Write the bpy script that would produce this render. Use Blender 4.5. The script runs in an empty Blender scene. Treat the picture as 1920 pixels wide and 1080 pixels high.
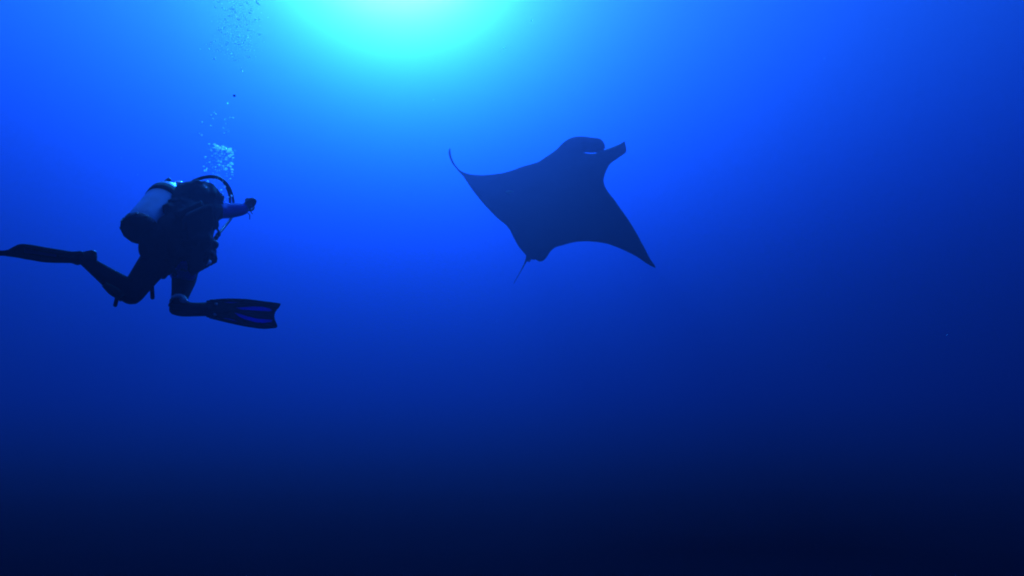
import bpy, bmesh, math, random
from mathutils import Vector, Matrix, Euler

# ------------------------------------------------------------------ camera
scene = bpy.context.scene
DEPTH = 40.0                      # camera depth below the sea surface (z = 0)
PITCH = math.radians(8.4)
HFOV = math.radians(79.0)
cam_data = bpy.data.cameras.new("camera")
cam = bpy.data.objects.new("camera", cam_data)
scene.collection.objects.link(cam)
cam.location = (0, 0, -DEPTH)
cam.rotation_euler = (math.pi / 2 + PITCH, 0, 0)
cam_data.angle = HFOV
cam_data.clip_start = 0.05
cam_data.clip_end = 3000
scene.camera = cam
FPX = 960 / math.tan(HFOV / 2)

# ------------------------------------------------------------------ daylight
SUN_EL = math.radians(38.3)       # direction from which light travels down through the water
SUN_AZ = math.radians(-11.8)       # measured from +Y towards +X
world = bpy.data.worlds.new("World")
scene.world = world
world.use_nodes = True
wn = world.node_tree.nodes
sky = wn.new("ShaderNodeTexSky")
sky.sky_type = 'NISHITA'
sky.sun_disc = False
sky.sun_elevation = SUN_EL
sky.sun_rotation = SUN_AZ
wn["Background"].inputs[1].default_value = 0.05
world.node_tree.links.new(sky.outputs[0], wn["Background"].inputs[0])

sd = bpy.data.lights.new("sun", 'SUN')
sd.energy = 5.0
sd.angle = math.radians(12)        # the rippled surface 40 m above spreads the sunlight
sd.color = (1.0, 0.95, 0.88)
sun = bpy.data.objects.new("sun", sd)
scene.collection.objects.link(sun)
sdir = Vector((math.sin(SUN_AZ) * math.cos(SUN_EL), math.cos(SUN_AZ) * math.cos(SUN_EL), math.sin(SUN_EL)))
sun.rotation_euler = sdir.to_track_quat('Z', 'Y').to_euler()

scene.view_settings.view_transform = 'Standard'
scene.view_settings.look = 'None'
scene.view_settings.gamma = 1
scene.view_settings.use_curve_mapping = False
scene.view_settings.exposure = 2.34
scene.cycles.volume_bounces = 0
scene.cycles.max_bounces = 8
scene.cycles.use_denoising = True
scene.cycles.filter_width = 2.0

# ------------------------------------------------------------------ helpers
def at(px, py, d):
    """point seen at photo pixel (px,py), d metres in front of the camera"""
    x = (px - 960) / FPX * d
    y = -(py - 540) / FPX * d
    return cam.location + Vector((x, d * math.cos(PITCH) - y * math.sin(PITCH), d * math.sin(PITCH) + y * math.cos(PITCH)))

def link(o, parent=None):
    scene.collection.objects.link(o)
    if parent: o.parent = parent
    return o

def tag(o, label=None, cat=None, group=None, kind=None):
    if label: o["label"] = label
    if cat: o["category"] = cat
    if group: o["group"] = group
    if kind: o["kind"] = kind
    return o

# ------------------------------------------------------------------ the water
# clear blue ocean: molecular scattering (blue, broad) plus a little forward-scattering plankton
ST = (0.098, 0.0495, 0.0297)        # extinction per metre, r g b
SC = ((0.0278, 2, 0.57), (0.0124, 1, 0.832), (0.0340, 0, 0.950))   # scattering per metre, channel, forwardness

def box_mesh(name, x0, x1, y0, y1, z0, z1):
    bm = bmesh.new()
    bmesh.ops.create_cube(bm, size=1)
    for v in bm.verts:
        v.co = Vector((x0 if v.co.x < 0 else x1, y0 if v.co.y < 0 else y1, z0 if v.co.z < 0 else z1))
    me = bpy.data.meshes.new(name); bm.to_mesh(me); bm.free()
    return me

def water_material():
    m = bpy.data.materials.new("sea_water"); m.use_nodes = True
    n = m.node_tree.nodes; l = m.node_tree.links
    n.remove(n["Principled BSDF"])
    out = n["Material Output"]
    prev = None
    for k, (sc, ch, g) in enumerate(SC):
        col = [0.0, 0.0, 0.0]; col[ch] = 1.0; dens = sc
        # this component's share of the absorption in the other two channels
        ab = [1.0, 1.0, 1.0]
        if k == 0:
            dens = max(ST[i] - (sum(c[0] for c in SC if c[1] == i)) for i in range(3)) * 1.5
            col[ch] = sc / dens
            for i in range(3):
                sa = ST[i] - sum(c[0] for c in SC if c[1] == i)
                ab[i] = max(0.0, 1 - sa / dens / (1 - col[i])) ** 2
        v = n.new("ShaderNodeVolumePrincipled")
        v.inputs["Density"].default_value = dens
        v.inputs["Color"].default_value = (*col, 1)
        v.inputs["Absorption Color"].default_value = (*ab, 1)
        v.inputs["Anisotropy"].default_value = g
        v.inputs["Density Attribute"].default_value = ""
        if prev is None: prev = v.outputs[0]
        else:
            add = n.new("ShaderNodeAddShader")
            l.new(prev, add.inputs[0]); l.new(v.outputs[0], add.inputs[1]); prev = add.outputs[0]
    l.new(prev, out.inputs["Volume"])
    return m


BOTTOM = -DEPTH - 6.0
sea = link(bpy.data.objects.new("haze", box_mesh("haze", -500, 500, -500, 500, BOTTOM, 0)))
sea.data.materials.append(water_material())
tag(sea, "clear blue sea water fading everything to blue with distance", kind="stuff")

def mat(name, col, rough=0.6, spec=0.3, metal=0.0, var=0.25, scale=12.0, bump=0.0, bscale=60.0):
    """procedural material: base colour broken up by noise, optional fine relief"""
    m = bpy.data.materials.new(name); m.use_nodes = True
    n = m.node_tree.nodes; l = m.node_tree.links
    b = n["Principled BSDF"]
    tc = n.new("ShaderNodeTexCoord")
    no = n.new("ShaderNodeTexNoise"); no.inputs["Scale"].default_value = scale; no.inputs["Detail"].default_value = 5
    mx = n.new("ShaderNodeMix"); mx.data_type = 'RGBA'
    mx.inputs[6].default_value = (*[c * (1 - var) for c in col], 1)
    mx.inputs[7].default_value = (*[min(1, c * (1 + var)) for c in col], 1)
    l.new(tc.outputs["Object"], no.inputs["Vector"])
    l.new(no.outputs["Fac"], mx.inputs[0])
    l.new(mx.outputs[2], b.inputs["Base Color"])
    b.inputs["Roughness"].default_value = rough
    b.inputs["Specular IOR Level"].default_value = spec
    b.inputs["Metallic"].default_value = metal
    if bump:
        n2 = n.new("ShaderNodeTexNoise"); n2.inputs["Scale"].default_value = bscale; n2.inputs["Detail"].default_value = 4
        bp = n.new("ShaderNodeBump"); bp.inputs["Strength"].default_value = bump; bp.inputs["Distance"].default_value = 0.004
        l.new(tc.outputs["Object"], n2.inputs["Vector"]); l.new(n2.outputs["Fac"], bp.inputs["Height"]); l.new(bp.outputs[0], b.inputs["Normal"])
    return m

def dark_sheet_mesh():
    """added near-black sheet, shaped to darken the water downwards: close under the camera, a little lower further out, in a shallow trough"""
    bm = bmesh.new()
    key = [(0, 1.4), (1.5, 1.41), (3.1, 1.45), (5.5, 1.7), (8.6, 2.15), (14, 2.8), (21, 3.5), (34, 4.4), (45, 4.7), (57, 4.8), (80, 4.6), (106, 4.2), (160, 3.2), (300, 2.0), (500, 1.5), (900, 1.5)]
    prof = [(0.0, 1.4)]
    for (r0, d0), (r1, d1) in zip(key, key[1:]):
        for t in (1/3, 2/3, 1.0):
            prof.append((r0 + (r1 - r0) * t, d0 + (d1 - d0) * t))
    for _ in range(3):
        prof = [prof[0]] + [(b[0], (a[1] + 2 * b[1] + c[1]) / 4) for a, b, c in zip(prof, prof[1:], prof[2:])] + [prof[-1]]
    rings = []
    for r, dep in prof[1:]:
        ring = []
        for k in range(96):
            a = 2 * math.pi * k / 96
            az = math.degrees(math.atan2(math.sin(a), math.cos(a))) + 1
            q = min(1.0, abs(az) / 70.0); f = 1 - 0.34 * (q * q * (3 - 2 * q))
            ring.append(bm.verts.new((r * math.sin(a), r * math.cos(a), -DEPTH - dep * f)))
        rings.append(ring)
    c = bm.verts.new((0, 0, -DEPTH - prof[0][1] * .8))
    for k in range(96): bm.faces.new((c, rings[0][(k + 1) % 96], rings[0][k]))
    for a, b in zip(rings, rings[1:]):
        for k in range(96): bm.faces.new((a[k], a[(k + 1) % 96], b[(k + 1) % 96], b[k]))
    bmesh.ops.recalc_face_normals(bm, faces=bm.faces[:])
    me = bpy.data.meshes.new("added_dark_sheet"); bm.to_mesh(me); bm.free()
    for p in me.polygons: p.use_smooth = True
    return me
deep = link(bpy.data.objects.new("added_dark_sheet", dark_sheet_mesh()))  # added sheet, no real floor: cuts off water glow and sky from below
deep.data.materials.append(mat("near_black_sheet", (0.003, 0.004, 0.007), 1.0, 0.0, scale=0.05))
tag(deep, "added near-black sheet darkening the water below the diver and the ray", kind="structure")

M = {
    'neoprene': mat("black_neoprene", (0.018, 0.019, 0.022), 0.9, 0.08, bump=0.25, bscale=140),
    'sleeve': mat("blue_black_sleeve", (0.02, 0.06, 0.50), 0.85, 0.12, bump=0.25, bscale=140),
    'skin': mat("skin", (0.42, 0.27, 0.20), 0.5, 0.35, var=0.12),
    'sock': mat("pale_sock", (0.72, 0.70, 0.66), 0.8, 0.2, var=0.08),
    'hair': mat("dark_hair", (0.02, 0.014, 0.01), 0.55, 0.4),
    'nylon': mat("black_nylon", (0.016, 0.017, 0.02), 0.8, 0.2, bump=0.4, bscale=300),
    'rubber': mat("black_rubber", (0.014, 0.014, 0.015), 0.5, 0.35),
    'finrubber': mat("matt_fin_rubber", (0.014, 0.014, 0.016), 0.85, 0.12),
    'steel': mat("chromed_brass", (0.72, 0.72, 0.70), 0.22, 0.5, metal=1.0, var=0.08),
    'tank': mat("worn_grey_tank_paint", (0.28, 0.50, 0.64), 0.38, 0.5, metal=0.3, var=0.38, scale=11, bump=0.15, bscale=40),
    'blue': mat("blue_fabric", (0.04, 0.08, 0.98), 0.6, 0.3, var=0.15),
    'finblue': mat("blue_fin_plastic", (0.02, 0.05, 0.60), 0.4, 0.45, var=0.2, scale=20),
    'green': mat("dull_green_panel", (0.05, 0.22, 0.10), 0.7, 0.25, var=0.3, scale=25),
    'glass': mat("mask_glass", (0.05, 0.06, 0.07), 0.08, 0.6),
    'manta': mat("manta_skin", (0.022, 0.024, 0.028), 0.62, 0.3, var=0.45, scale=2.2, bump=0.3, bscale=30),
    'eye': mat("dark_eye", (0.01, 0.01, 0.01), 0.15, 0.6),
    'speck': mat("dark_debris", (0.02, 0.02, 0.015), 0.8, 0.2),
    'palespeck': mat("pale_debris", (0.8, 0.8, 0.75), 0.6, 0.3),
}

def translucent(m, col, share=0.6):
    """thin plastic that lets light through from behind"""
    n = m.node_tree.nodes; l = m.node_tree.links
    t = n.new("ShaderNodeBsdfTranslucent"); t.inputs["Color"].default_value = (*col, 1)
    mx = n.new("ShaderNodeMixShader"); mx.inputs[0].default_value = share
    l.new(n["Principled BSDF"].outputs[0], mx.inputs[1]); l.new(t.outputs[0], mx.inputs[2])
    l.new(mx.outputs[0], n["Material Output"].inputs["Surface"])
translucent(M['finblue'], (0.003, 0.004, 0.42), 0.8)

# ------------------------------------------------------------------ mesh tools
import numpy as np
CX = Vector((1, 0, 0))
CF = Vector((0, math.cos(PITCH), math.sin(PITCH)))       # straight ahead of the camera
CU = Vector((0, -math.sin(PITCH), math.cos(PITCH)))
DIVER = 3.75                                             # metres from the camera to the diver's hips

def D(px, py, dz=0.0):
    return at(px, py, DIVER + dz)

def catmull(pts, n=6):
    """smooth path through pts (tuples of any length)"""
    P = [np.array(p, float) for p in pts]
    if len(P) < 3: 
        return [P[0] + (P[1] - P[0]) * k / n for k in range(n + 1)]
    P = [2 * P[0] - P[1]] + P + [2 * P[-1] - P[-2]]
    out = []
    for i in range(1, len(P) - 2):
        a, b, c, d = P[i - 1:i + 3]
        for k in range(n):
            t = k / n
            out.append(0.5 * (2 * b + (c - a) * t + (2 * a - 5 * b + 4 * c - d) * t * t + (3 * b - a - 3 * c + d) * t ** 3))
    out.append(P[-2])
    return out

def add_tube(bm, pts, radii, seg=10, flat=None, side=None, n=5, cap=True):
    """tapered round (or, with flat, elliptical) tube with domed ends; flat = second radius as a share of the first"""
    data = [(*p, r) for p, r in zip(pts, radii)]
    path = catmull(data, n)
    C = [Vector(p[:3]) for p in path]; R = [max(p[3], 1e-4) for p in path]
    if cap:
        t0 = (C[0] - C[1]).normalized(); t1 = (C[-1] - C[-2]).normalized()
        C = [C[0] + t0 * R[0] * .85, C[0] + t0 * R[0] * .5] + C + [C[-1] + t1 * R[-1] * .5, C[-1] + t1 * R[-1] * .85]
        R = [R[0] * .45, R[0] * .85] + R + [R[-1] * .85, R[-1] * .45]
    rings = []
    u = None
    for i, c in enumerate(C):
        t = (C[min(i + 1, len(C) - 1)] - C[max(i - 1, 0)]).normalized()
        if u is None:
            u = side if side is not None else (Vector((0, 0, 1)) if abs(t.z) < .9 else Vector((1, 0, 0)))
        elif side is not None: u = side
        u = (u - t * u.dot(t)).normalized()
        w = t.cross(u)
        f = 1.0 if flat is None else flat
        rings.append([bm.verts.new(c + u * (R[i] * math.cos(a)) + w * (R[i] * f * math.sin(a)))
                      for a in (2 * math.pi * k / seg for k in range(seg))])
    for a, b in zip(rings, rings[1:]):
        for k in range(seg):
            bm.faces.new((a[k], a[(k + 1) % seg], b[(k + 1) % seg], b[k]))
    bm.faces.new(rings[0][::-1]); bm.faces.new(rings[-1])

def add_ball(bm, c, rx, ry=None, rz=None, axes=None, sub=2):
    r = bmesh.ops.create_icosphere(bm, subdivisions=sub, radius=1)
    ax = axes or (Vector((1, 0, 0)), Vector((0, 1, 0)), Vector((0, 0, 1)))
    ry = ry or rx; rz = rz or rx
    for v in r['verts']:
        p = v.co.copy()
        v.co = c + ax[0] * (p.x * rx) + ax[1] * (p.y * ry) + ax[2] * (p.z * rz)

def add_block(bm, c, ax, hs, bevel=0.0):
    r = bmesh.ops.create_cube(bm, size=2)
    vs = r['verts']
    for v in vs:
        p = v.co.copy()
        v.co = c + ax[0] * (p.x * hs[0]) + ax[1] * (p.y * hs[1]) + ax[2] * (p.z * hs[2])
    if bevel:
        es = list({e for v in vs for e in v.link_edges})
        bmesh.ops.bevel(bm, geom=es, offset=bevel, segments=2, affect='EDGES')

def add_lathe(bm, base, axis, prof, seg=32):
    """prof: list of (distance along axis, radius)"""
    axis = axis.normalized()
    u = axis.orthogonal().normalized(); w = axis.cross(u)
    rings = []
    for h, r in prof:
        rings.append([bm.verts.new(base + axis * h + u * (r * math.cos(a)) + w * (r * math.sin(a)))
                      for a in (2 * math.pi * k / seg for k in range(seg))])
    for a, b in zip(rings, rings[1:]):
        for k in range(seg):
            bm.faces.new((a[k], a[(k + 1) % seg], b[(k + 1) % seg], b[k]))
    bm.faces.new(rings[0][::-1]); bm.faces.new(rings[-1])

def add_plate(bm, pts, nrm, th):
    """flat or gently bent outline given real thickness"""
    n = len(pts)
    a = [bm.verts.new(p + nrm * th / 2) for p in pts]
    b = [bm.verts.new(p - nrm * th / 2) for p in pts]
    fa = bm.faces.new(a); fb = bm.faces.new(b[::-1])
    for k in range(n):
        bm.faces.new((a[k], b[k], b[(k + 1) % n], a[(k + 1) % n]))
    bmesh.ops.triangulate(bm, faces=[fa, fb])

def build(name, bm, material, parent=None, smooth=True, origin=None, voxel=None, relax=0, slots=None, pick=None):
    bmesh.ops.recalc_face_normals(bm, faces=bm.faces[:])
    org = parent["_o"] if parent is not None and "_o" in parent else (origin or Vector((0, 0, 0)))
    org = Vector(org)
    for v in bm.verts: v.co -= org
    me = bpy.data.meshes.new(name); bm.to_mesh(me); bm.free()
    if voxel:
        tmp = bpy.data.objects.new("tmp", me); scene.collection.objects.link(tmp)
        r = tmp.modifiers.new("r", 'REMESH'); r.mode = 'VOXEL'; r.voxel_size = voxel
        if relax:
            s = tmp.modifiers.new("s", 'SMOOTH'); s.factor = .5; s.iterations = relax
        dg = bpy.context.evaluated_depsgraph_get(); dg.update()
        new = bpy.data.meshes.new_from_object(tmp.evaluated_get(dg))
        bpy.data.objects.remove(tmp); bpy.data.meshes.remove(me)
        me = new; me.name = name
    o = bpy.data.objects.new(name, me)
    scene.collection.objects.link(o)
    if parent is not None:
        o.parent = parent
        o["_o"] = list(org)
    elif origin is not None: o.location = org
    me.materials.clear()
    for m in (slots or [material]): me.materials.append(m)
    for p in me.polygons:
        p.use_smooth = smooth
        if pick: p.material_index = pick(p.center + org)
    return o

def empty(name, loc):
    o = bpy.data.objects.new(name, None); o.location = loc
    o.empty_display_size = .1
    scene.collection.objects.link(o)
    o["_o"] = list(loc)
    return o

def off(path, v):
    return [p + v for p in path]

# ------------------------------------------------------------------ manta ray
random.seed(4)
MD = 15.5
OUT = [(72,158),(79,160),(84,200),(100,240),(125,275),(160,298),(210,310),(270,312),(340,306),(400,297),(450,283),(500,266),(560,250),(605,235),
(650,205),(690,178),(720,152),(745,125),(775,102),(805,88),(840,82),(880,82),(920,88),(960,93),(978,102),(995,125),(998,148),(990,163),(1012,157),
(1050,143),(1085,130),(1108,118),(1116,116),(1122,140),(1126,165),(1118,182),(1085,205),(1050,228),(1025,250),(1008,280),(995,315),(990,345),
(997,375),(1015,410),(1050,455),(1085,505),(1120,555),(1150,600),(1180,650),(1210,705),(1240,760),(1265,810),(1285,840),(1300,864),(1280,858),
(1240,835),(1190,800),(1130,768),(1080,745),(1020,722),(960,710),(900,705),(850,707),(800,715),(750,730),(710,742),(682,760),(666,780),(652,802),
(636,820),(616,828),(598,824),(586,816),(574,818),(560,815),(548,832),(538,826),(527,836),(502,880),(471,932),(456,957),(455,956),(470,929),(500,876),
(521,830),(529,796),(520,780),(490,745),(465,705),(445,665),(430,635),(405,605),(380,585),(350,560),(310,520),(275,482),(240,440),(205,395),
(175,350),(150,315),(126,290),(104,264),(85,237),(73,207),(68,180)]
GAP = [(868,176),(890,182),(915,184),(940,182),(956,177),(940,175),(910,176),(885,174)]
def mpx(q): return (820 + q[0] / 3.177, 230 + q[1] / 3.177)

MO = at(1068, 385, MD)
ma = math.radians(29.6)                                   # heading of the body in the picture
m_fwd = (CX * math.sin(ma) + CU * math.cos(ma) + CF * 0.25).normalized()
m_lat = (CX * math.cos(ma) - CU * math.sin(ma) - CF * 0.36)
m_lat = (m_lat - m_fwd * m_lat.dot(m_fwd)).normalized()
m_nrm = m_fwd.cross(m_lat).normalized()                   # away from the camera
if m_nrm.dot(CF) < 0: m_nrm = -m_nrm
def sweep(u):                                             # the wings bend away along their span
    return 0.085 * u * u if u > 0 else -0.035 * u * u
def on_manta(px, py):
    """body-plane coordinates of the point of the bent disc that lies on a line of sight"""
    d = (at(px, py, 1.0) - cam.location)
    c = 0.0
    for _ in range(30):
        o = MO + m_nrm * c
        t = (o - cam.location).dot(m_nrm) / d.dot(m_nrm)
        p = cam.location + d * t - o
        u, v = p.dot(m_lat), p.dot(m_fwd)
        c = sweep(u)
    return (u, v)
def densify(pl, step):
    out = []
    for a, b in zip(pl, pl[1:] + pl[:1]):
        k = max(1, int(math.hypot(b[0] - a[0], b[1] - a[1]) / step))
        out += [(a[0] + (b[0] - a[0]) * i / k, a[1] + (b[1] - a[1]) * i / k) for i in range(k)]
    return out
def manta_body():
    from mathutils.geometry import delaunay_2d_cdt
    sm = [tuple(p) for p in catmull(OUT + [OUT[0]], 3)[:-1]]
    outer = densify([on_manta(*mpx(q)) for q in sm], 0.05)
    hole = densify([on_manta(*mpx(q)) for q in GAP], 0.03)
    A = np.array(outer); Hh = np.array(hole)
    loops = [A, Hh]
    def inside(pt):
        r = False
        for L in loops:
            B = np.roll(L, -1, axis=0)
            cr = (L[:, 1] > pt[1]) != (B[:, 1] > pt[1])
            xi = L[:, 0] + (pt[1] - L[:, 1]) * (B[:, 0] - L[:, 0]) / np.where(B[:, 1] == L[:, 1], 1e-9, B[:, 1] - L[:, 1])
            r ^= bool((cr & (pt[0] < xi)).sum() % 2)
        return r
    def edge_dist(pt):
        best = 9
        for L in loops:
            B = np.roll(L, -1, axis=0); ab = B - L; ap = np.array(pt) - L
            t = np.clip((ap * ab).sum(1) / np.maximum((ab * ab).sum(1), 1e-12), 0, 1)
            best = min(best, np.hypot(*(ap - ab * t[:, None]).T).min())
        return best
    pts = list(outer) + list(hole)
    no, nh = len(outer), len(hole)
    edges = [(i, (i + 1) % no) for i in range(no)] + [(no + i, no + (i + 1) % nh) for i in range(nh)]
    st = 0.066
    x0, x1, y0, y1 = A[:, 0].min(), A[:, 0].max(), A[:, 1].min(), A[:, 1].max()
    for i in range(int((x1 - x0) / st) + 1):
        for j in range(int((y1 - y0) / st) + 1):
            q = (x0 + (i + .5 * (j % 2)) * st, y0 + j * st)
            if inside(q) and edge_dist(q) > 0.027: pts.append(q)
    vs, es, fs, *_ = delaunay_2d_cdt([Vector(p) for p in pts], edges, [], 0, 1e-5)
    bm = bmesh.new()
    front, back = [], []
    for v in vs:
        e = edge_dist(v); u, w = v
        rim = 1 - math.exp(-e / 0.10)
        h = 0.012 + rim * 0.055 + (1 - math.exp(-(e / 0.45) ** 1.5)) * 0.26 * math.exp(-(u / 0.62) ** 2)
        if w < -1.5: h = min(h, 0.012 + e * .8)
        c = sweep(u) + 0.018 * math.sin(u * 2.1 + w * 1.3)
        # gill ridges and trunk relief on the side towards the camera
        g = 0.0
        if 0.12 < abs(u) < 0.5 and 0.0 < w < 0.75: g = 0.012 * math.sin(w * 42) * rim
        P = MO + m_lat * u + m_fwd * w + m_nrm * c
        front.append(bm.verts.new(P - m_nrm * (h * 0.9 + g)))
        back.append(bm.verts.new(P + m_nrm * h) if e > 1e-4 else None)
    for i, b in enumerate(back):
        if b is None: back[i] = bm.verts.new(front[i].co + m_nrm * 0.016)
    tri = []
    for f in fs:
        c = sum((Vector(vs[i]) for i in f), Vector((0, 0))) / len(f)
        if inside((c.x, c.y)): tri.append(f)
    cnt = {}
    for f in tri:
        bm.faces.new([front[i] for i in f]); bm.faces.new([back[i] for i in reversed(f)])
        for a, b in zip(f, f[1:] + f[:1]):
            k = (min(a, b), max(a, b)); cnt.setdefault(k, []).append((a, b))
    for k, l in cnt.items():
        if len(l) == 1:
            a, b = l[0]
            bm.faces.new((front[b], front[a], back[a], back[b]))
    bmesh.ops.delete(bm, geom=[v for v in bm.verts if not v.link_faces], context='VERTS')
    return bm
manta = empty("manta_ray", MO)
tag(manta, "large dark manta ray gliding away with spread wings and thin tail", "manta ray")
build("body", manta_body(), M['manta'], manta)
for q in ((1012, 238), (762, 138)):                       # eyes at the roots of the head fins
    u, v = on_manta(*mpx(q))
    bm = bmesh.new(); add_ball(bm, MO + m_lat * u + m_fwd * v + m_nrm * (sweep(u) - .03), .035, sub=2)
    build("eye", bm, M['eye'], manta)
# a small pale greenish spot on the wing
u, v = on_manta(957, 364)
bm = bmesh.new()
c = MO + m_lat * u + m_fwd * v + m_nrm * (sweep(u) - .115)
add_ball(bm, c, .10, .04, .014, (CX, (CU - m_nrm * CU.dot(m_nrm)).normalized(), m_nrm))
build("pale_spot", bm, mat("pale_spot_skin", (0.55, 0.65, 0.15), .7, .2, var=.5, scale=30), manta)

# ------------------------------------------------------------------ diver: axes of the body
dS = (CX * .33 + CF * .83 + CU * .43).normalized()        # spine, hips to head
dF = CX * .9 - CF * .2 - CU * .3
dF = (dF - dS * dF.dot(dS)).normalized()                  # chest side
dR = dF.cross(dS).normalized()                            # right-hand side
PEL = D(315, 452, -.05)
CHE = D(356, 394, .30)

diver = empty("person", PEL)
tag(diver, "scuba diver in a dark wetsuit seen from behind, one arm stretched out, knees bent", "person")
bm = bmesh.new()
# trunk
add_tube(bm, [PEL - dS * .06, PEL + dS * .06, PEL + dS * .2, CHE - dS * .08, CHE + dS * .04, CHE + dS * .14], [.135, .16, .135, .15, .165, .12], seg=20, flat=.66, side=dR)
# neck and head
HEAD = D(382, 372, .54)
hup = (dS * .55 + CU * .75 - CX * .05).normalized()
hf = (dF * .75 + CX * .1 + CF * .45); hf = (hf - hup * hf.dot(hup)).normalized()
hr = hf.cross(hup).normalized()
add_tube(bm, [CHE + dS * .12, HEAD - hup * .07], [.062, .056], seg=14)
add_ball(bm, HEAD, .074, .094, .108, (hr, hf, hup), 3)
add_ball(bm, HEAD - hup * .055 + hf * .045, .052, .052, .055, (hr, hf, hup), 3)     # jaw
add_ball(bm, HEAD - hup * .02 + hf * .098, .013, .018, .022, (hr, hf, hup), 2)      # nose
add_tube(bm, [HEAD - hup * .058 + hf * .092 - hr * .02, HEAD - hup * .058 + hf * .098, HEAD - hup * .058 + hf * .092 + hr * .02], [.006, .008, .006], seg=8)
for s in (-1, 1):
    add_ball(bm, HEAD + hr * (s * .076) - hup * .01, .010, .020, .032, (hr, hf, hup), 2)   # ears
    add_ball(bm, HEAD + hr * (s * .031) + hf * .086 + hup * .002, .014, .008, .010, (hr, hf, hup), 2)

def add_hand(bm, wrist, pd, pn, curl, sgn=1, size=1.0):
    """palm and five fingers; pd wrist to knuckles, pn out of the back of the hand, curl in radians per joint"""
    pd = pd.normalized(); pn = (pn - pd * pn.dot(pd)).normalized(); ps = pd.cross(pn).normalized() * sgn
    k = wrist + pd * (.088 * size)
    add_tube(bm, [wrist, wrist + pd * (.045 * size), k], [.026 * size, .038 * size, .040 * size], seg=12, flat=.42, side=ps)
    for i, (o, L) in enumerate(((.030, .072), (.010, .080), (-.010, .075), (-.029, .058))):
        p = k + ps * (o * size) - pd * .006
        d = pd.copy(); pts = [p]; 
        for j, fr in enumerate((.45, .32, .25)):
            a = curl * (1 + .12 * i)
            d = (d * math.cos(a) - pn.cross(ps).cross(ps).normalized() * 0 - pn * math.sin(a)) if j == 0 else Matrix.Rotation(-a * sgn, 3, ps) @ d
            d = d.normalized()
            p = p + d * (L * fr * size); pts.append(p)
        add_tube(bm, pts, [.0098 * size, .0092 * size, .0085 * size, .0074 * size], seg=8, n=3)
    b = wrist + pd * (.028 * size) + ps * (.026 * size)
    t1 = b + (ps * .8 + pd * .6 - pn * .25).normalized() * (.04 * size)
    t2 = t1 + (pd * .75 + ps * .35 - pn * .5).normalized() * (.032 * size)
    t3 = t2 + (pd * .7 - pn * .7 - ps * .1).normalized() * (.026 * size)
    add_tube(bm, [b, t1, t2, t3], [.014 * size, .011 * size, .0105 * size, .0085 * size], seg=8, n=3)

# outstretched arm: shoulder, elbow, wrist, hand cocked up at the wrist
SH = D(384, 392, .30); EL = D(417, 396, .52); WR = D(455, 392.5, .76)
add_tube(bm, [CHE + dS * .08 + dR * .06, SH, SH.lerp(EL, .5), EL], [.078, .070, .062, .052], seg=14)
add_tube(bm, [EL, EL.lerp(WR, .35), EL.lerp(WR, .75), WR], [.052, .053, .049, .042], seg=14)
add_hand(bm, WR, D(470, 381, .79) - WR, CX * .85 - CF * .35 - CU * .2, 1.15, sgn=1, size=.98)
# the other arm, folded in front of the chest
SH2 = CHE + dS * .08 - dR * .15; EL2 = D(376, 446, .62); WR2 = D(374, 416, .80)
add_tube(bm, [CHE + dS * .08 - dR * .06, SH2, SH2.lerp(EL2, .5), EL2], [.07, .064, .054, .045], seg=14)
add_tube(bm, [EL2, EL2.lerp(WR2, .35), WR2], [.044, .042, .029], seg=14)
add_hand(bm, WR2, WR2 - EL2, dF, 0.5, sgn=-1, size=.95)
# trailing leg
HIP1 = D(309, 468, -.03); KN1 = D(246, 551, -.22); AN1 = D(169, 495, -.36)
add_tube(bm, [PEL - dR * .02, HIP1, HIP1.lerp(KN1, .35), HIP1.lerp(KN1, .75), KN1], [.10, .092, .084, .070, .064], seg=16)
add_tube(bm, [KN1, KN1.lerp(AN1, .28), KN1.lerp(AN1, .62), AN1], [.060, .064, .050, .036], seg=16)
add_tube(bm, [AN1, D(156, 484, -.38), D(128, 482, -.42)], [.036, .038, .028], seg=12)
add_ball(bm, D(169, 482, -.365), .026)
# leading leg
HIP2 = D(338, 464, .02); KN2 = D(349, 508, .36); AN2 = D(335, 566, .10)
add_tube(bm, [PEL + dF * .04, HIP2, HIP2.lerp(KN2, .5), KN2], [.11, .096, .085, .076], seg=16)
add_tube(bm, [KN2, KN2.lerp(AN2, .3), KN2.lerp(AN2, .65), AN2], [.073, .072, .057, .044], seg=16)
add_tube(bm, [D(328, 579, .10), AN2, D(350, 577, .10), D(385, 578, .10)], [.034, .040, .040, .030], seg=12)

def which(p):
    if (p - HEAD).length < .125 and (p - HEAD).dot(hf) > -.02 and (p - HEAD).dot(hup) < .06: return 1
    if (p - WR).dot((WR - EL).normalized()) > 0.0 and (p - WR).length < .2: return 1
    if (p - WR2).dot((WR2 - EL2).normalized()) > 0 and (p - WR2).length < .2: return 1
    if (p - SH).dot((EL - SH).normalized()) > .07 and (p - EL).length < .36 and (p - CHE).length > .2 and (p - CHE).dot(CX) > .1: return 2
    return 0
body = build("body", bm, None, diver, voxel=.006, relax=4, slots=[M['neoprene'], M['skin'], M['sleeve']], pick=which)

# pale sock cuff showing above the leading foot
bm = bmesh.new()
ax = (KN2 - AN2).normalized()
add_tube(bm, [AN2 + ax * .022, AN2 + ax * .006, AN2 - ax * .012], [.047, .051, .050], seg=18, cap=False)
add_tube(bm, [AN2 + ax * .012 + CX * .012, D(344, 564, .085)], [.036, .024], seg=12)
build("sock", bm, M['sock'], diver)

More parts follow.
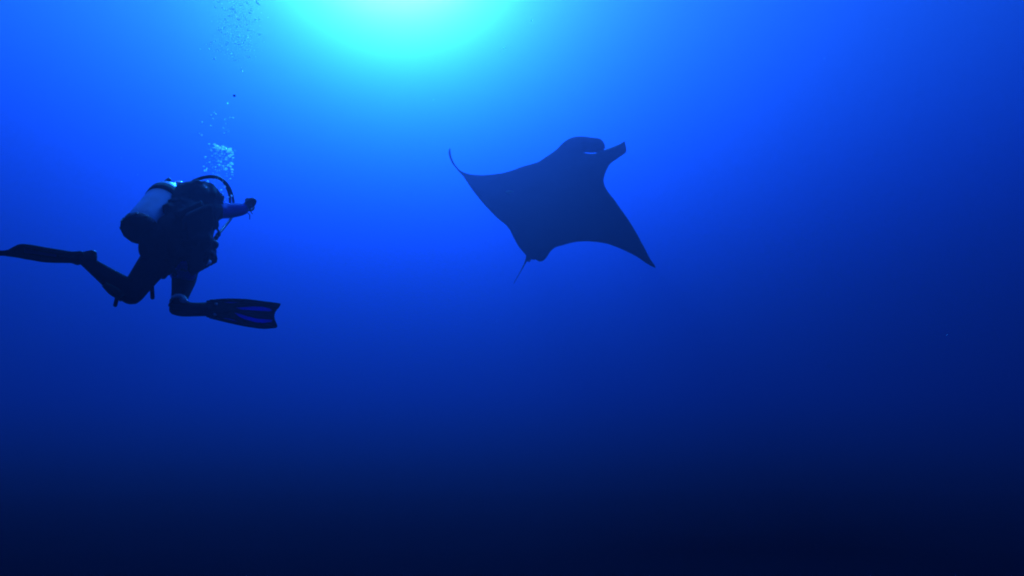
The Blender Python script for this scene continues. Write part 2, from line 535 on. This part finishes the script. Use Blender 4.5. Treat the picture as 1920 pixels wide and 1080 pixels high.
def patch(along, half_angle, lift, facing, name, material, parent, seg=10, widths=None):
    """panel wrapped on the side of a limb: along = [(point, limb radius)], facing = direction it looks"""
    bm = bmesh.new(); rows = []
    path = catmull([(*p, r, w) for (p, r), w in zip(along, widths)], 4)
    for i, q in enumerate(path):
        a = Vector(path[max(i - 1, 0)][:3]); b = Vector(path[min(i + 1, len(path) - 1)][:3])
        t = (b - a).normalized(); n = (facing - t * facing.dot(t)).normalized(); w = t.cross(n)
        c = Vector(q[:3]); r = q[3]
        rows.append([[bm.verts.new(c + (n * math.cos(g) + w * math.sin(g)) * (r + l)) for g in (q[4] * half_angle * (2 * k / seg - 1) for k in range(seg + 1))] for l in (lift, -.004)])
    for (t0, b0), (t1, b1) in zip(rows, rows[1:]):
        for k in range(seg):
            bm.faces.new((t0[k], t0[k + 1], t1[k + 1], t1[k])); bm.faces.new((b0[k + 1], b0[k], b1[k], b1[k + 1]))
        for k, k2 in ((0, 0), (seg, seg)):
            bm.faces.new((t0[k], t1[k], b1[k], b0[k]))
    for t, b in (rows[0], rows[-1]):
        for k in range(seg): bm.faces.new((t[k], t[k + 1], b[k + 1], b[k]))
    return build(name, bm, material, parent)
p = patch([(D(345, 464, .02), .098), (D(349, 482, .12), .092), (D(351, 498, .23), .085), (D(347, 512, .32), .078)], 1.0, .012,
          (-CF * .9 + CX * .35).normalized(), "thigh_panel", M['blue'], diver, widths=[.15, .55, .8, .9])
p["label"] = "bright blue panel on the thigh"
p = patch([(KN1.lerp(AN1, .12), .062), (KN1.lerp(AN1, .3), .065), (KN1.lerp(AN1, .55), .056)], .6, .005,
          (-CF - CU * .4 - CX * .2).normalized(), "shin_panel", M['green'], diver, widths=[.7, 1, .6])
p["label"] = "dull green panel on the trailing shin"

# hair drifting loose round the head
rng = random.Random(11)
bm = bmesh.new()
add_ball(bm, HEAD + hup * .008 - hf * .022, .086, .098, .108, (hr, hf, hup), 3)
for v in bm.verts:
    d = v.co - HEAD
    v.co += d.normalized() * (.006 * math.sin(d.dot(hr) * 170) + .004 * math.sin(d.dot(hup) * 120 + 2))
build("hair_cap", bm, M['hair'], diver)
bm = bmesh.new()
for k in range(900):
    th = rng.uniform(0, 2 * math.pi); ph = rng.uniform(-.5, 1.0)
    n0 = (hr * math.cos(th) * math.cos(ph) - hf * abs(math.sin(th)) * math.cos(ph) * (1 if rng.random() < .8 else -.6) + hup * math.sin(ph)).normalized()
    p0 = HEAD + n0 * .095
    L = rng.uniform(.03, .085)
    d = (n0 * .45 + CU * .05 - dS * .65 + Vector((rng.gauss(0, .35), rng.gauss(0, .35), rng.gauss(0, .3)))).normalized()
    pts = [p0]; 
    for j in range(4):
        d = (d + Vector((rng.gauss(0, .28), rng.gauss(0, .28), rng.gauss(0, .28))) - dS * .12).normalized()
        pts.append(pts[-1] + d * L / 4)
    r = rng.uniform(.0008, .0017)
    add_tube(bm, pts, [r, r, r * .8, r * .6, r * .25], seg=3, n=2, cap=False)
h = build("loose_hair", bm, M['hair'], diver); tag(h, kind="stuff")

# mask: skirt, glass and strap
bm = bmesh.new()
add_block(bm, HEAD + hf * .098 + hup * .012, (hr, hf, hup), (.070, .022, .038), .014)
mk = build("mask", bm, M['rubber'], diver)
bm = bmesh.new(); add_block(bm, HEAD + hf * .121 + hup * .012, (hr, hf, hup), (.058, .002, .028), .001)
build("mask_glass", bm, M['glass'], mk).location = Vector((0, 0, 0))
bm = bmesh.new()
pts = [HEAD + (hr * math.sin(a) * .096 + hf * (math.cos(a) * .110 - .006)) + hup * (.012 + .03 * (1 - math.cos(a)) / 2) for a in [0.55 + i * (2 * math.pi - 1.1) / 16 for i in range(17)]]
add_tube(bm, pts, [.012] * 17, seg=6, flat=.3, side=hup, n=2)
build("mask_strap", bm, M['rubber'], mk)

# buoyancy vest
bm = bmesh.new()
add_tube(bm, [PEL + dS * .03 + dF * .01, PEL + dS * .16 + dF * .02, CHE - dS * .10 + dF * .015, CHE + dS * .03 + dF * .01, CHE + dS * .12], [.165, .168, .180, .190, .150], seg=24, flat=.74, side=dR)
for s in (-1, 1):                                        # shoulder straps
    add_tube(bm, [CHE + dS * .10 + dR * (s * .11) - dF * .10, CHE + dS * .19 + dR * (s * .10), CHE + dS * .10 + dR * (s * .11) + dF * .11], [.03, .034, .03], seg=10, flat=.6, side=dR)
    add_block(bm, PEL + dS * .12 + dR * (s * .125) + dF * .095, (dR, dF, dS), (.05, .045, .08), .03)   # pockets
add_block(bm, PEL + dS * .24 - dF * .115, (dR, dF, dS), (.09, .03, .16), .02)          # back plate
add_ball(bm, D(372, 452, .05), .085, .07, .07)
add_ball(bm, D(352, 448, -.02), .08, .07, .07)
add_ball(bm, D(302, 500, -.06), .055, .05, .05)
for k in range(70):                                       # folds and bulges of the half-filled bladder
    a = rng.uniform(0, 2 * math.pi); t = rng.uniform(.05, .5)
    c = PEL + dS * t + (CHE - PEL - dS * (CHE - PEL).dot(dS)) * t / .5 + dR * (.16 * math.cos(a)) + dF * (.11 * math.sin(a))
    add_ball(bm, c, rng.uniform(.02, .045), sub=1)
vest = build("vest", bm, M['nylon'], diver, voxel=.008, relax=3)
vest["label"] = "black buoyancy vest with hanging pockets"

def strap(pts, w, name, parent, m='nylon', th=.25, side=None):
    bm = bmesh.new(); add_tube(bm, pts, [w] * len(pts), seg=8, flat=th, side=side, n=4)
    return build(name, bm, M[m], parent)
strap([D(283, 526, -.08), D(285, 542, -.10), D(286, 558, -.10)], .013, "strap", vest, side=CX)
strap([D(402, 404, .22), D(404, 416, .22), D(400, 432, .18), D(396, 446, .12)], .008, "strap", vest, side=CX)
strap([D(402, 408, .24), D(407, 428, .22), D(411, 436, .2)], .006, "strap", vest, side=CX)
for (x, y, dz, r) in ((296, 512, -.06, .03), (306, 514, -.05, .024), (313, 510, -.04, .02), (320, 505, -.03, .02), (327, 512, .0, .018)):
    bm = bmesh.new(); add_ball(bm, D(x, y, dz), r, r * .8, r * 1.3, sub=2)
    for v in bm.verts: v.co += Vector((rng.gauss(0, .002), rng.gauss(0, .002), rng.gauss(0, .003)))
    build("pouch_flap", bm, M['nylon'], vest)
# strap hanging off the trailing knee
strap([D(221, 548, -.25), D(219, 560, -.25), D(216, 572, -.25)], .012, "leg_strap", diver, side=CX)
strap([D(222, 555, -.24), D(226, 562, -.24)], .010, "leg_strap", diver, side=CX)

# thin lanyard ends trailing from the hand
strap([D(463, 398, .78), D(468, 403, .78), D(468, 411, .78)], .003, "lanyard", diver, th=.8)
strap([D(470, 396, .79), D(473, 401, .79)], .003, "lanyard", diver, th=.8)
# ------------------------------------------------------------------ scuba tank
T0 = D(259, 432, -.20); T1 = D(322, 353, .26)
tax = (T1 - T0).normalized(); TL = (T1 - T0).length
tank = empty("scuba_tank", T0)
tag(tank, "pale grey scuba tank with black boot strapped to the diver's back", "scuba tank")
RT = .091
bm = bmesh.new()
prof = [(.03, RT * .9), (.05, RT)] + [(TL * k / 10, RT) for k in range(2, 8)] + [(TL * .80, RT), (TL * .86, RT * .95), (TL * .91, RT * .8), (TL * .95, RT * .55), (TL * .975, RT * .3), (TL, RT * .25)]
add_lathe(bm, T0, tax, prof, 40)
build("cylinder", bm, M['tank'], tank)
bm = bmesh.new()
add_lathe(bm, T0, tax, [(.004, RT * .80), (-.006, RT * .90), (-.004, RT * .99), (.006, RT * 1.045), (.040, RT * 1.05), (.046, RT * 1.02), (.046, RT * .95)], 40)
build("boot", bm, M['rubber'], tank)
bm = bmesh.new()
for k in range(12):
    a = 2 * math.pi * k / 12
    u = tax.orthogonal().normalized(); w = tax.cross(u)
    d = u * math.cos(a) + w * math.sin(a)
    add_block(bm, T0 + tax * .022 + d * (RT * 1.05), (d, tax, d.cross(tax)), (.003, .016, .007), .001)
bt = build("boot_ridge", bm, M['rubber'], tank); tag(bt, kind="stuff")
for hpos, wd in ((.66, .036),):
    bm = bmesh.new()
    add_lathe(bm, T0, tax, [(TL * hpos, RT * .98), (TL * hpos, RT * 1.05), (TL * hpos + wd * 2, RT * 1.05), (TL * hpos + wd * 2, RT * .98)], 40)
    build("tank_band", bm, M['nylon'], tank)
bm = bmesh.new()
add_block(bm, T0 + tax * (TL * .66 + .036) + CU * .05 - CX * .075 , (tax, CU, CX), (.02, .016, .01), .004)
build("cam_buckle", bm, M['rubber'], tank)
bm = bmesh.new()
add_lathe(bm, T0, tax, [(TL - .01, .021), (TL + .02, .023), (TL + .05, .02), (TL + .055, .012)], 20)
vv = build("valve", bm, M['steel'], tank)
bm = bmesh.new()
vp = T0 + tax * (TL + .03)
kd = (CU * .8 - CX * .4 - tax * (CU * .8 - CX * .4).dot(tax)).normalized()
add_lathe(bm, vp, kd, [(.015, .008), (.035, .009), (.036, .020), (.055, .021), (.058, .016)], 14)
build("valve_knob", bm, M['rubber'], vv)
# first stage on the valve
# ------------------------------------------------------------------ regulator with hoses
reg = empty("regulator", vp)
tag(reg, "regulator with black hoses arching over the diver's head", "regulator")
bm = bmesh.new()
fs = vp + dF * .05
add_lathe(bm, fs - dR * .03, dR, [(-.01, .014), (0, .026), (.045, .027), (.06, .02), (.075, .02), (.078, .012)], 18)
build("first_stage", bm, M['steel'], reg)
HR = .0085
def hose(path, r=HR, name="hose"):
    bm = bmesh.new(); pts = [D(*p) for p in path]
    add_tube(bm, pts, [r] * len(pts), seg=10, n=6)
    return build(name, bm, M['rubber'], reg)
hose([(342, 351, .34), (352, 346, .36), (366, 337.5, .40), (384, 331.5, .44), (403, 330.5, .48), (419, 338, .56), (430, 352, .66), (436.5, 371, .76), (438, 390, .80), (434, 408, .74), (421, 425, .58), (409, 440, .40), (402, 452, .28)])
hose([(344, 353, .36), (356, 345, .38), (380, 334, .46), (402, 333, .52), (417, 339, .60), (427, 356, .70), (431, 372, .78), (430, 388, .82), (421, 396, .80), (407, 391, .74)])
bm = bmesh.new()
add_lathe(bm, HEAD + hf * .11 - hup * .062, hf, [(0, .02), (.012, .024), (.02, .036), (.05, .038), (.056, .03)], 20)
s2 = build("second_stage", bm, M['rubber'], reg)
bm = bmesh.new()
add_lathe(bm, HEAD + hf * .166 - hup * .062, hf, [(0, .026), (.004, .026), (.006, .02)], 20)
build("purge_button", bm, M['steel'], s2)
for (x, y, dz) in ((409, 440, .34), (405, 446, .30)):
    bm = bmesh.new(); p = D(x, y, dz); ax_ = (D(421, 425, .42) - D(402, 452, .26)).normalized()
    add_lathe(bm, p - ax_ * .012, ax_, [(0, .010), (.003, .014), (.022, .014), (.026, .010)], 12)
    build("hose_fitting", bm, M['rubber'], reg)
# ------------------------------------------------------------------ gauge console hanging at the waist
con = empty("gauge_console", D(392, 478, .12))
tag(con, "black gauge console hanging below the diver's vest at the waist", "gauge console")
cd = (D(401, 448, .2) - D(391, 492, .08)).normalized()
cs = (CX - cd * CX.dot(cd)).normalized(); cn = cd.cross(cs)
bm = bmesh.new()
c0 = D(395, 470, .14)
add_block(bm, c0, (cs, cn, cd), (.030, .022, .085), .014)
add_ball(bm, c0 + cd * .045, .042, .026, .042, (cs, cn, cd), 3)
add_ball(bm, c0 - cd * .040, .036, .024, .040, (cs, cn, cd), 3)
build("housing", bm, M['rubber'], con, voxel=.004, relax=3)
for k, r in ((.045, .032), (-.04, .028)):
    bm = bmesh.new(); add_lathe(bm, c0 + cd * k - cn * .024, -cn if cn.dot(CF) > 0 else cn, [(-.004, r), (.006, r), (.008, r * .8)], 20)
    build("gauge_face", bm, M['glass'], con)
bm = bmesh.new(); add_tube(bm, [c0 - cd * .07, c0 - cd * .10 + cs * .006, c0 - cd * .125 - cs * .004], [.012, .014, .009], seg=8)
build("clip", bm, M['steel'], con)
bm = bmesh.new(); add_tube(bm, [c0 + cd * .07, D(396, 452, .16), D(386, 446, .10)], [.009, .009, .009], seg=8)
build("console_hose", bm, M['rubber'], con)
# spare second stage beside it
spare = empty("spare_regulator", D(385, 466, .06))
tag(spare, "round spare breathing regulator tucked against the vest beside the gauge console", "regulator")
bm = bmesh.new(); sp0 = D(383, 476, .10)
add_lathe(bm, sp0 + CF * .02, -CF, [(0, .022), (.01, .034), (.035, .036), (.045, .03)], 20)
add_tube(bm, [sp0 - CU * .02, sp0 - CU * .05 + CX * .01], [.016, .018], seg=8)
build("housing", bm, M['rubber'], spare, voxel=.004, relax=2)
bm = bmesh.new(); add_tube(bm, [sp0 + CU * .03, D(374, 452, .06), D(366, 440, .0)], [.008] * 3, seg=8)
build("hose", bm, M['rubber'], spare)

# ------------------------------------------------------------------ fins
def fpx(q): return (300 + q[0] / 8, 540 + q[1] / 8)
fin = empty("swim_fin", D(322, 580, .10))
tag(fin, "black and blue swim fin on the leading foot, flat side in view", "swim fin")
def F(q, lift=0.0):
    x, y = fpx(q)
    dz = .08 + .00010 * (q[0] - 300) + .10 * math.sin(max(0, (q[0] - 900)) / 900 * 1.2) * .5
    return D(x, y, dz) - CF * lift
bl = [(700,190),(780,178),(860,166),(950,159),(1050,156),(1150,158),(1250,162),(1350,169),(1450,182),(1550,196),(1650,208),(1740,220),(1806,231),(1800,262),(1778,298),(1750,330),(1728,360),(1716,392),(1712,430),(1718,468),(1734,508),(1750,542),(1757,576),(1744,600),
(1680,606),(1600,604),(1500,596),(1400,582),(1300,568),(1200,548),(1100,525),(1000,502),(900,478),(800,456),(700,438)]
PANELS = ([(1140,292),(1260,286),(1400,276),(1540,280),(1640,303),(1690,337),(1640,349),(1500,340),(1350,332),(1220,322)],
          [(1110,366),(1200,388),(1320,426),(1440,456),(1560,468),(1690,478),(1675,508),(1560,522),(1440,516),(1320,484),(1200,436)],
          [(950,214),(1050,200),(1180,202),(1210,214),(1060,226)], [(920,446),(1000,450),(1100,474),(1190,508),(1080,498),(980,474)])
def pierced_plate(loops, lift_pt, nrm, th):
    from mathutils.geometry import delaunay_2d_cdt
    pts, edges = [], []
    for L in loops:
        n0 = len(pts); pts += [Vector(q) for q in L]
        edges += [(n0 + i, n0 + (i + 1) % len(L)) for i in range(len(L))]
    vs, es, fs, *_ = delaunay_2d_cdt(pts, edges, [], 0, 1e-4)
    def inside(c):
        r = False
        for L in loops:
            for a, d in zip(L, list(L[1:]) + [L[0]]):
                if (a[1] > c[1]) != (d[1] > c[1]) and c[0] < a[0] + (c[1] - a[1]) * (d[0] - a[0]) / (d[1] - a[1]): r = not r
        return r
    bm = bmesh.new()
    A = [bm.verts.new(lift_pt(v) - nrm * th / 2) for v in vs]; B = [bm.verts.new(lift_pt(v) + nrm * th / 2) for v in vs]
    cnt = {}
    for f in fs:
        c = sum((vs[i] for i in f), Vector((0, 0))) / len(f)
        if not inside(c): continue
        bm.faces.new([A[i] for i in f]); bm.faces.new([B[i] for i in reversed(f)])
        for p, q in zip(f, f[1:] + f[:1]): cnt.setdefault((min(p, q), max(p, q)), []).append((p, q))
    for l in cnt.values():
        if len(l) == 1: p, q = l[0]; bm.faces.new((A[q], A[p], B[p], B[q]))
    return bm
blade = build("blade", pierced_plate([bl] + list(PANELS), F, CF, .010), M['finrubber'], fin, smooth=False)
for path, r in (([(760,190),(1000,185),(1250,190),(1500,215),(1720,245),(1790,250)], .011), ([(760,440),(950,478),(1150,525),(1350,563),(1560,588),(1740,585)], .011),
                ([(1000,330),(1200,340),(1450,400),(1690,415)], .009), ([(1000,255),(1250,250),(1500,262),(1700,290)], .006), ([(1000,400),(1200,470),(1420,540),(1690,552)], .006)):
    bm = bmesh.new(); add_tube(bm, [F(q, .004) for q in path], [r * .7] + [r] * (len(path) - 2) + [r * .5], seg=8, n=4)
    build("rib", bm, M['finrubber'], blade)
for pl in PANELS:
    bm = bmesh.new(); add_plate(bm, [F(q) for q in pl], CF, .005)
    build("blue_panel", bm, M['finblue'], blade, smooth=False)
bm = bmesh.new()
add_tube(bm, [F((230, 320)), F((330, 322)), F((520, 322)), F((700, 318)), F((860, 315)), F((980, 318))], [.036, .0435, .0435, .0440, .050, .040], seg=18, flat=.85, side=CU)
pocket = build("foot_pocket", bm, M['finrubber'], fin)
bm = bmesh.new(); add_tube(bm, [F((330, 290), .02), F((200, 262), 0), F((140, 252)), F((200, 290), -.03), F((330, 300), -.04)], [.010, .011, .012, .011, .010], seg=8, flat=.6, side=CU)
build("heel_strap", bm, M['rubber'], pocket)
for q in ((878, 238), (862, 396)):
    bm = bmesh.new(); add_lathe(bm, F(q, .028), -CF, [(-.012, .0075), (.010, .0085), (.013, .006)], 12)
    build("bolt", bm, M['sock'], pocket)

fin2 = empty("swim_fin", D(160, 484, -.38))
tag(fin2, "dark swim fin on the trailing foot, seen nearly edge-on at the left border", "swim fin")
def G(x, y, mid, edge):
    """edge -1 near side, +1 far side of the blade"""
    return D(x, y, -.40 - (165 - x) * .0011 + -edge * .09)
top = [(-8,471.5),(8,471.5),(20,469),(30,464.5),(39,461.8),(52,462.5),(66,465),(85,468.5),(110,472.5),(135,476.5),(150,476)]
bot = [(-8,477.5),(12,478.5),(33,479.8),(48,482),(62,484),(80,486.8),(100,488.2),(118,488.5),(135,488.6),(146,492)]
bm = bmesh.new()
n2 = (CU * .95 - CF * .3).normalized()
add_plate(bm, [G(x, y, 0, 1) for x, y in top] + [G(x, y, 0, -1) for x, y in reversed(bot)], n2, .010)
b2 = build("blade", bm, M['finrubber'], fin2, smooth=False)
bm = bmesh.new(); add_tube(bm, [G(x, y, 0, -1) for x, y in bot[1:]], [.006, .010, .012, .013, .014, .014, .014, .015, .016], seg=8, n=3)
build("rib", bm, M['finrubber'], b2)
bm = bmesh.new(); add_tube(bm, [G(x, y, 0, 1) for x, y in top[2:]], [.008, .010, .012, .013, .014, .014, .014, .015, .016], seg=8, n=3)
build("rib", bm, M['finrubber'], b2)
bm = bmesh.new(); add_plate(bm, [G(45, 466, 0, .75) - CU*.0, G(70, 469.5, 0, .7), G(105, 476, 0, .6), G(105, 479, 0, .2), G(70, 474, 0, .2), G(45, 471, 0, .2)], n2, .016)
build("blue_panel", bm, M['finblue'], b2, smooth=False)
bm = bmesh.new()
add_tube(bm, [D(120, 482, -.44), D(140, 482, -.41), D(156, 483, -.385), D(169, 484, -.37)], [.022, .028, .034, .036], seg=16)
pk2 = build("foot_pocket", bm, M['finrubber'], fin2)
bm = bmesh.new(); add_tube(bm, [D(150, 477, -.40), D(163, 472.5, -.38), D(176, 471.5, -.37), D(179, 480, -.36), D(178, 491, -.36)], [.010, .011, .011, .011, .009], seg=8, flat=.55, side=CF)
build("heel_strap", bm, M['rubber'], pk2)

# ------------------------------------------------------------------ bubbles
def bubble_material(froth=0.6):
    m = bpy.data.materials.new("air_bubble"); m.use_nodes = True
    n = m.node_tree.nodes; l = m.node_tree.links
    n.remove(n["Principled BSDF"])
    g = n.new("ShaderNodeBsdfGlass"); g.inputs["IOR"].default_value = 0.75; g.inputs["Roughness"].default_value = 0.12
    g.inputs["Color"].default_value = (1, 1, 1, 1)
    d = n.new("ShaderNodeBsdfTranslucent"); d.inputs["Color"].default_value = (.97, .98, 1, 1)
    e = n.new("ShaderNodeBsdfDiffuse"); e.inputs["Color"].default_value = (.97, .98, 1, 1)
    a = n.new("ShaderNodeAddShader"); mx = n.new("ShaderNodeMixShader"); mx.inputs[0].default_value = froth
    l.new(d.outputs[0], a.inputs[0]); l.new(e.outputs[0], a.inputs[1])
    l.new(g.outputs[0], mx.inputs[1]); l.new(a.outputs[0], mx.inputs[2])
    l.new(mx.outputs[0], n["Material Output"].inputs["Surface"])
    return m
AIR = bubble_material()
def bubble_mesh(seed, cap):
    r = random.Random(seed); bm = bmesh.new()
    bmesh.ops.create_icosphere(bm, subdivisions=3, radius=1)
    ph = [r.uniform(0, 6.28) for _ in range(6)]
    for v in bm.verts:
        p = v.co.copy()
        k = 1 + .13 * math.sin(3 * p.x + ph[0]) * math.sin(2.5 * p.y + ph[1]) + .10 * math.sin(4 * p.z + 3 * p.x + ph[2])
        p *= k
        p.z *= .62 if p.z > 0 else (.62 - cap)
        v.co = p
    me = bpy.data.meshes.new("bubble"); bm.to_mesh(me); bm.free()
    me.materials.append(AIR)
    for q in me.polygons: q.use_smooth = True
    return me
BM = [bubble_mesh(s, .25 if s % 2 else .05) for s in range(6)]
def bubble(px, py, dz, diam_px, label, group):
    p = D(px, py, dz)
    r = diam_px / 2 / FPX * (DIVER + dz)
    o = bpy.data.objects.new("bubble", BM[rng.randrange(6)])
    o.location = p; o.scale = (r, r, r * rng.uniform(.9, 1.25)); o.rotation_euler = (rng.gauss(0, .35), rng.gauss(0, .35), rng.uniform(0, 6.28))
    scene.collection.objects.link(o)
    tag(o, label, "bubble", group)
low_l = "small bright bubble in the cluster just above the diver's hoses"; low_g = "bubbles above the diver's hoses"
for x, y, s in ((404,274,4),(407,276,7),(409,280,5),(411,278,5),(415,277,6),(418,276,6),(421,279,6),(417,281,4),(430,282,7),(432,280,5),(427,284,4),(435,285,5),(436,290,4),
                (430,293,5),(433,291,4),(424,296,4),(423,299,3),(408,283,4),(402,271,4),(401,277,3),(392,270,3),(396,282,3),(434,307,6),(432,312,4),(428,310,4),(435,318,5),(435,323,3),
                (436,328,3),(414,303,3),(409,302,3),(418,311,3),(424,317,4),(421,318,3),(385,320,5),(388,316,3),(382,312,3),(385,295,3),(437,296,3),(416,288,3),(412,292,2.6),(404,288,2.6),(398,292,2.4),(411,309,2.6),(404,313,2.4),(393,304,2.4)):
    bubble(x, y, .55 + rng.gauss(0, .07), s * 1.3, low_l, low_g)
face_l = "bright bubble beside the diver's head, inside the arch of the hose"; face_g = "bubbles inside the hose arch"
for x, y, s in ((420.5,349.5,5),(428,369.5,4),(434,367,4),(421,374,3.4),(390,340,3),(415,356,2.6),(418,363,2.6),(424,379,2.4),(432,335,3)):
    bubble(x, y, .60, s * 1.25, face_l, face_g)
mid_l = "tiny stray bubble in the gap between the two bubble clouds"; mid_g = "stray bubbles between the clouds"
for x, y, s in ((401.5,211,3.4),(395.5,215.5,3),(405,214,2.6),(431.5,220,3),(437,221,3),(422,224,2.6),(379,229.5,2.6),(396,236,3),(419,240,3),(428,246,3.6),(420.5,249.5,2.6),(374,250,2.4),(378,253.5,3.2),(399,222,2.4),(427,193,2.2),(424,232,2.2)):
    bubble(x, y, .55 + rng.gauss(0, .05), s * 1.2, mid_l, mid_g)
up_l = "small bubble in the loose cloud rising to the sunlit surface at the top"; up_g = "bubbles in the upper cloud"
for x, y, s in ((410,3,4),(424,41,5),(421,36,3.4),(447,36,4.5),(465,56,4),(486,65,3.6),(396,80,5),(403,78,4),(394,92,3.4),(396.5,86,3.4),(402,110,4.2),(434.5,100,4.6),(440,113,4),(481,3,4),
                (470,18,4.5),(485,8,5),(440,8,4),(437,17,5),(432,16,4),(442,21,5),(480,37,4.5),(485,36,4),(468,24,3.6),(463,5,4),(452,10,4),(458,30,3.4),(445,50,4),(437,47,3.4),(430,55,4),(420,52,3.6),(410,54,4),
                (414,60,5),(417,56,4),(425,62,4),(434,66,4),(451,70,5),(446,69,4),(460,75,4.4),(442,81,4),(448,83,4.5),(424,84,4),(427,80,3.4),(415,88,3.6),(408,95,4),(455,81,3.4),(462,69,3.4),(466,107,3),(452,128,3),(454,134,3),(418,17,4),(404,13,3.4),(429,30,3.6),(436,28,3)):
    bubble(x, y, .6 + rng.gauss(0, .12), s * 1.2, up_l, up_g)
# the fizz of bubbles too fine to tell apart
def fizz(name, label, n, x0, x1, y0, y1, smin, smax, seed):
    r = random.Random(seed); bm = bmesh.new()
    base = D((x0 + x1) / 2, (y0 + y1) / 2, .55)
    for _ in range(n):
        x = r.gauss((x0 + x1) / 2, (x1 - x0) / 5); y = y0 + (y1 - y0) * r.betavariate(1.2, 1.8)
        p = D(x, y, .55 + r.gauss(0, .09)); s = r.uniform(smin, smax) / 2 / FPX * 4.3
        q = bmesh.ops.create_icosphere(bm, subdivisions=1, radius=1)
        for v in q['verts']: v.co = Vector((v.co.x * s, v.co.y * s, v.co.z * s * .7)) + p
    o = build(name, bm, AIR, origin=base)
    tag(o, label, kind="stuff")
fizz("fine_bubbles", "fine fizz of bubbles above the diver's hoses", 260, 384, 439, 272, 345, .8, 1.8, 3)
fizz("fine_bubbles", "fine fizz of bubbles near the sunlit surface", 420, 398, 496, 0, 120, 1.0, 2.4, 5)

# ------------------------------------------------------------------ drifting specks
def speck(px, py, d, size_px, m, label):
    bm = bmesh.new(); r = size_px / 2 / FPX * d
    add_ball(bm, Vector((0, 0, 0)), r, r * .7, r * .85, sub=2)
    for v in bm.verts: v.co *= 1 + rng.uniform(-.25, .25)
    p = at(px, py, d)
    for v in bm.verts: v.co += p
    tag(build("drifting_speck", bm, AIR if m == 'palespeck' else M[m], origin=p), label, "speck")
speck(439.5, 179.5, 4.2, 5.5, 'speck', "single dark speck drifting between the two bubble clouds")
speck(997, 38, 3.0, 3.5, 'palespeck', "pale speck drifting right of the sun glow near the top edge")
speck(945, 90, 3.0, 3.2, 'palespeck', "pale speck drifting below the right side of the sun glow")
# plankton and marine snow hanging in the water
r = random.Random(21); bm = bmesh.new()
for _ in range(70):
    d = r.uniform(2.5, 9.0)
    p = at(r.uniform(-150, 2070), r.uniform(-80, 1000), d); s_ = r.uniform(.0006, .0015)
    if p.z < -DEPTH + .1: continue
    q = bmesh.ops.create_icosphere(bm, subdivisions=1, radius=s_)
    for v in q['verts']: v.co += p
o = build("marine_snow", bm, AIR, origin=at(960, 400, 5)); tag(o, "tiny pale particles hanging in the open water", kind="stuff")
for o in bpy.data.objects:
    if "_o" in o: del o["_o"]
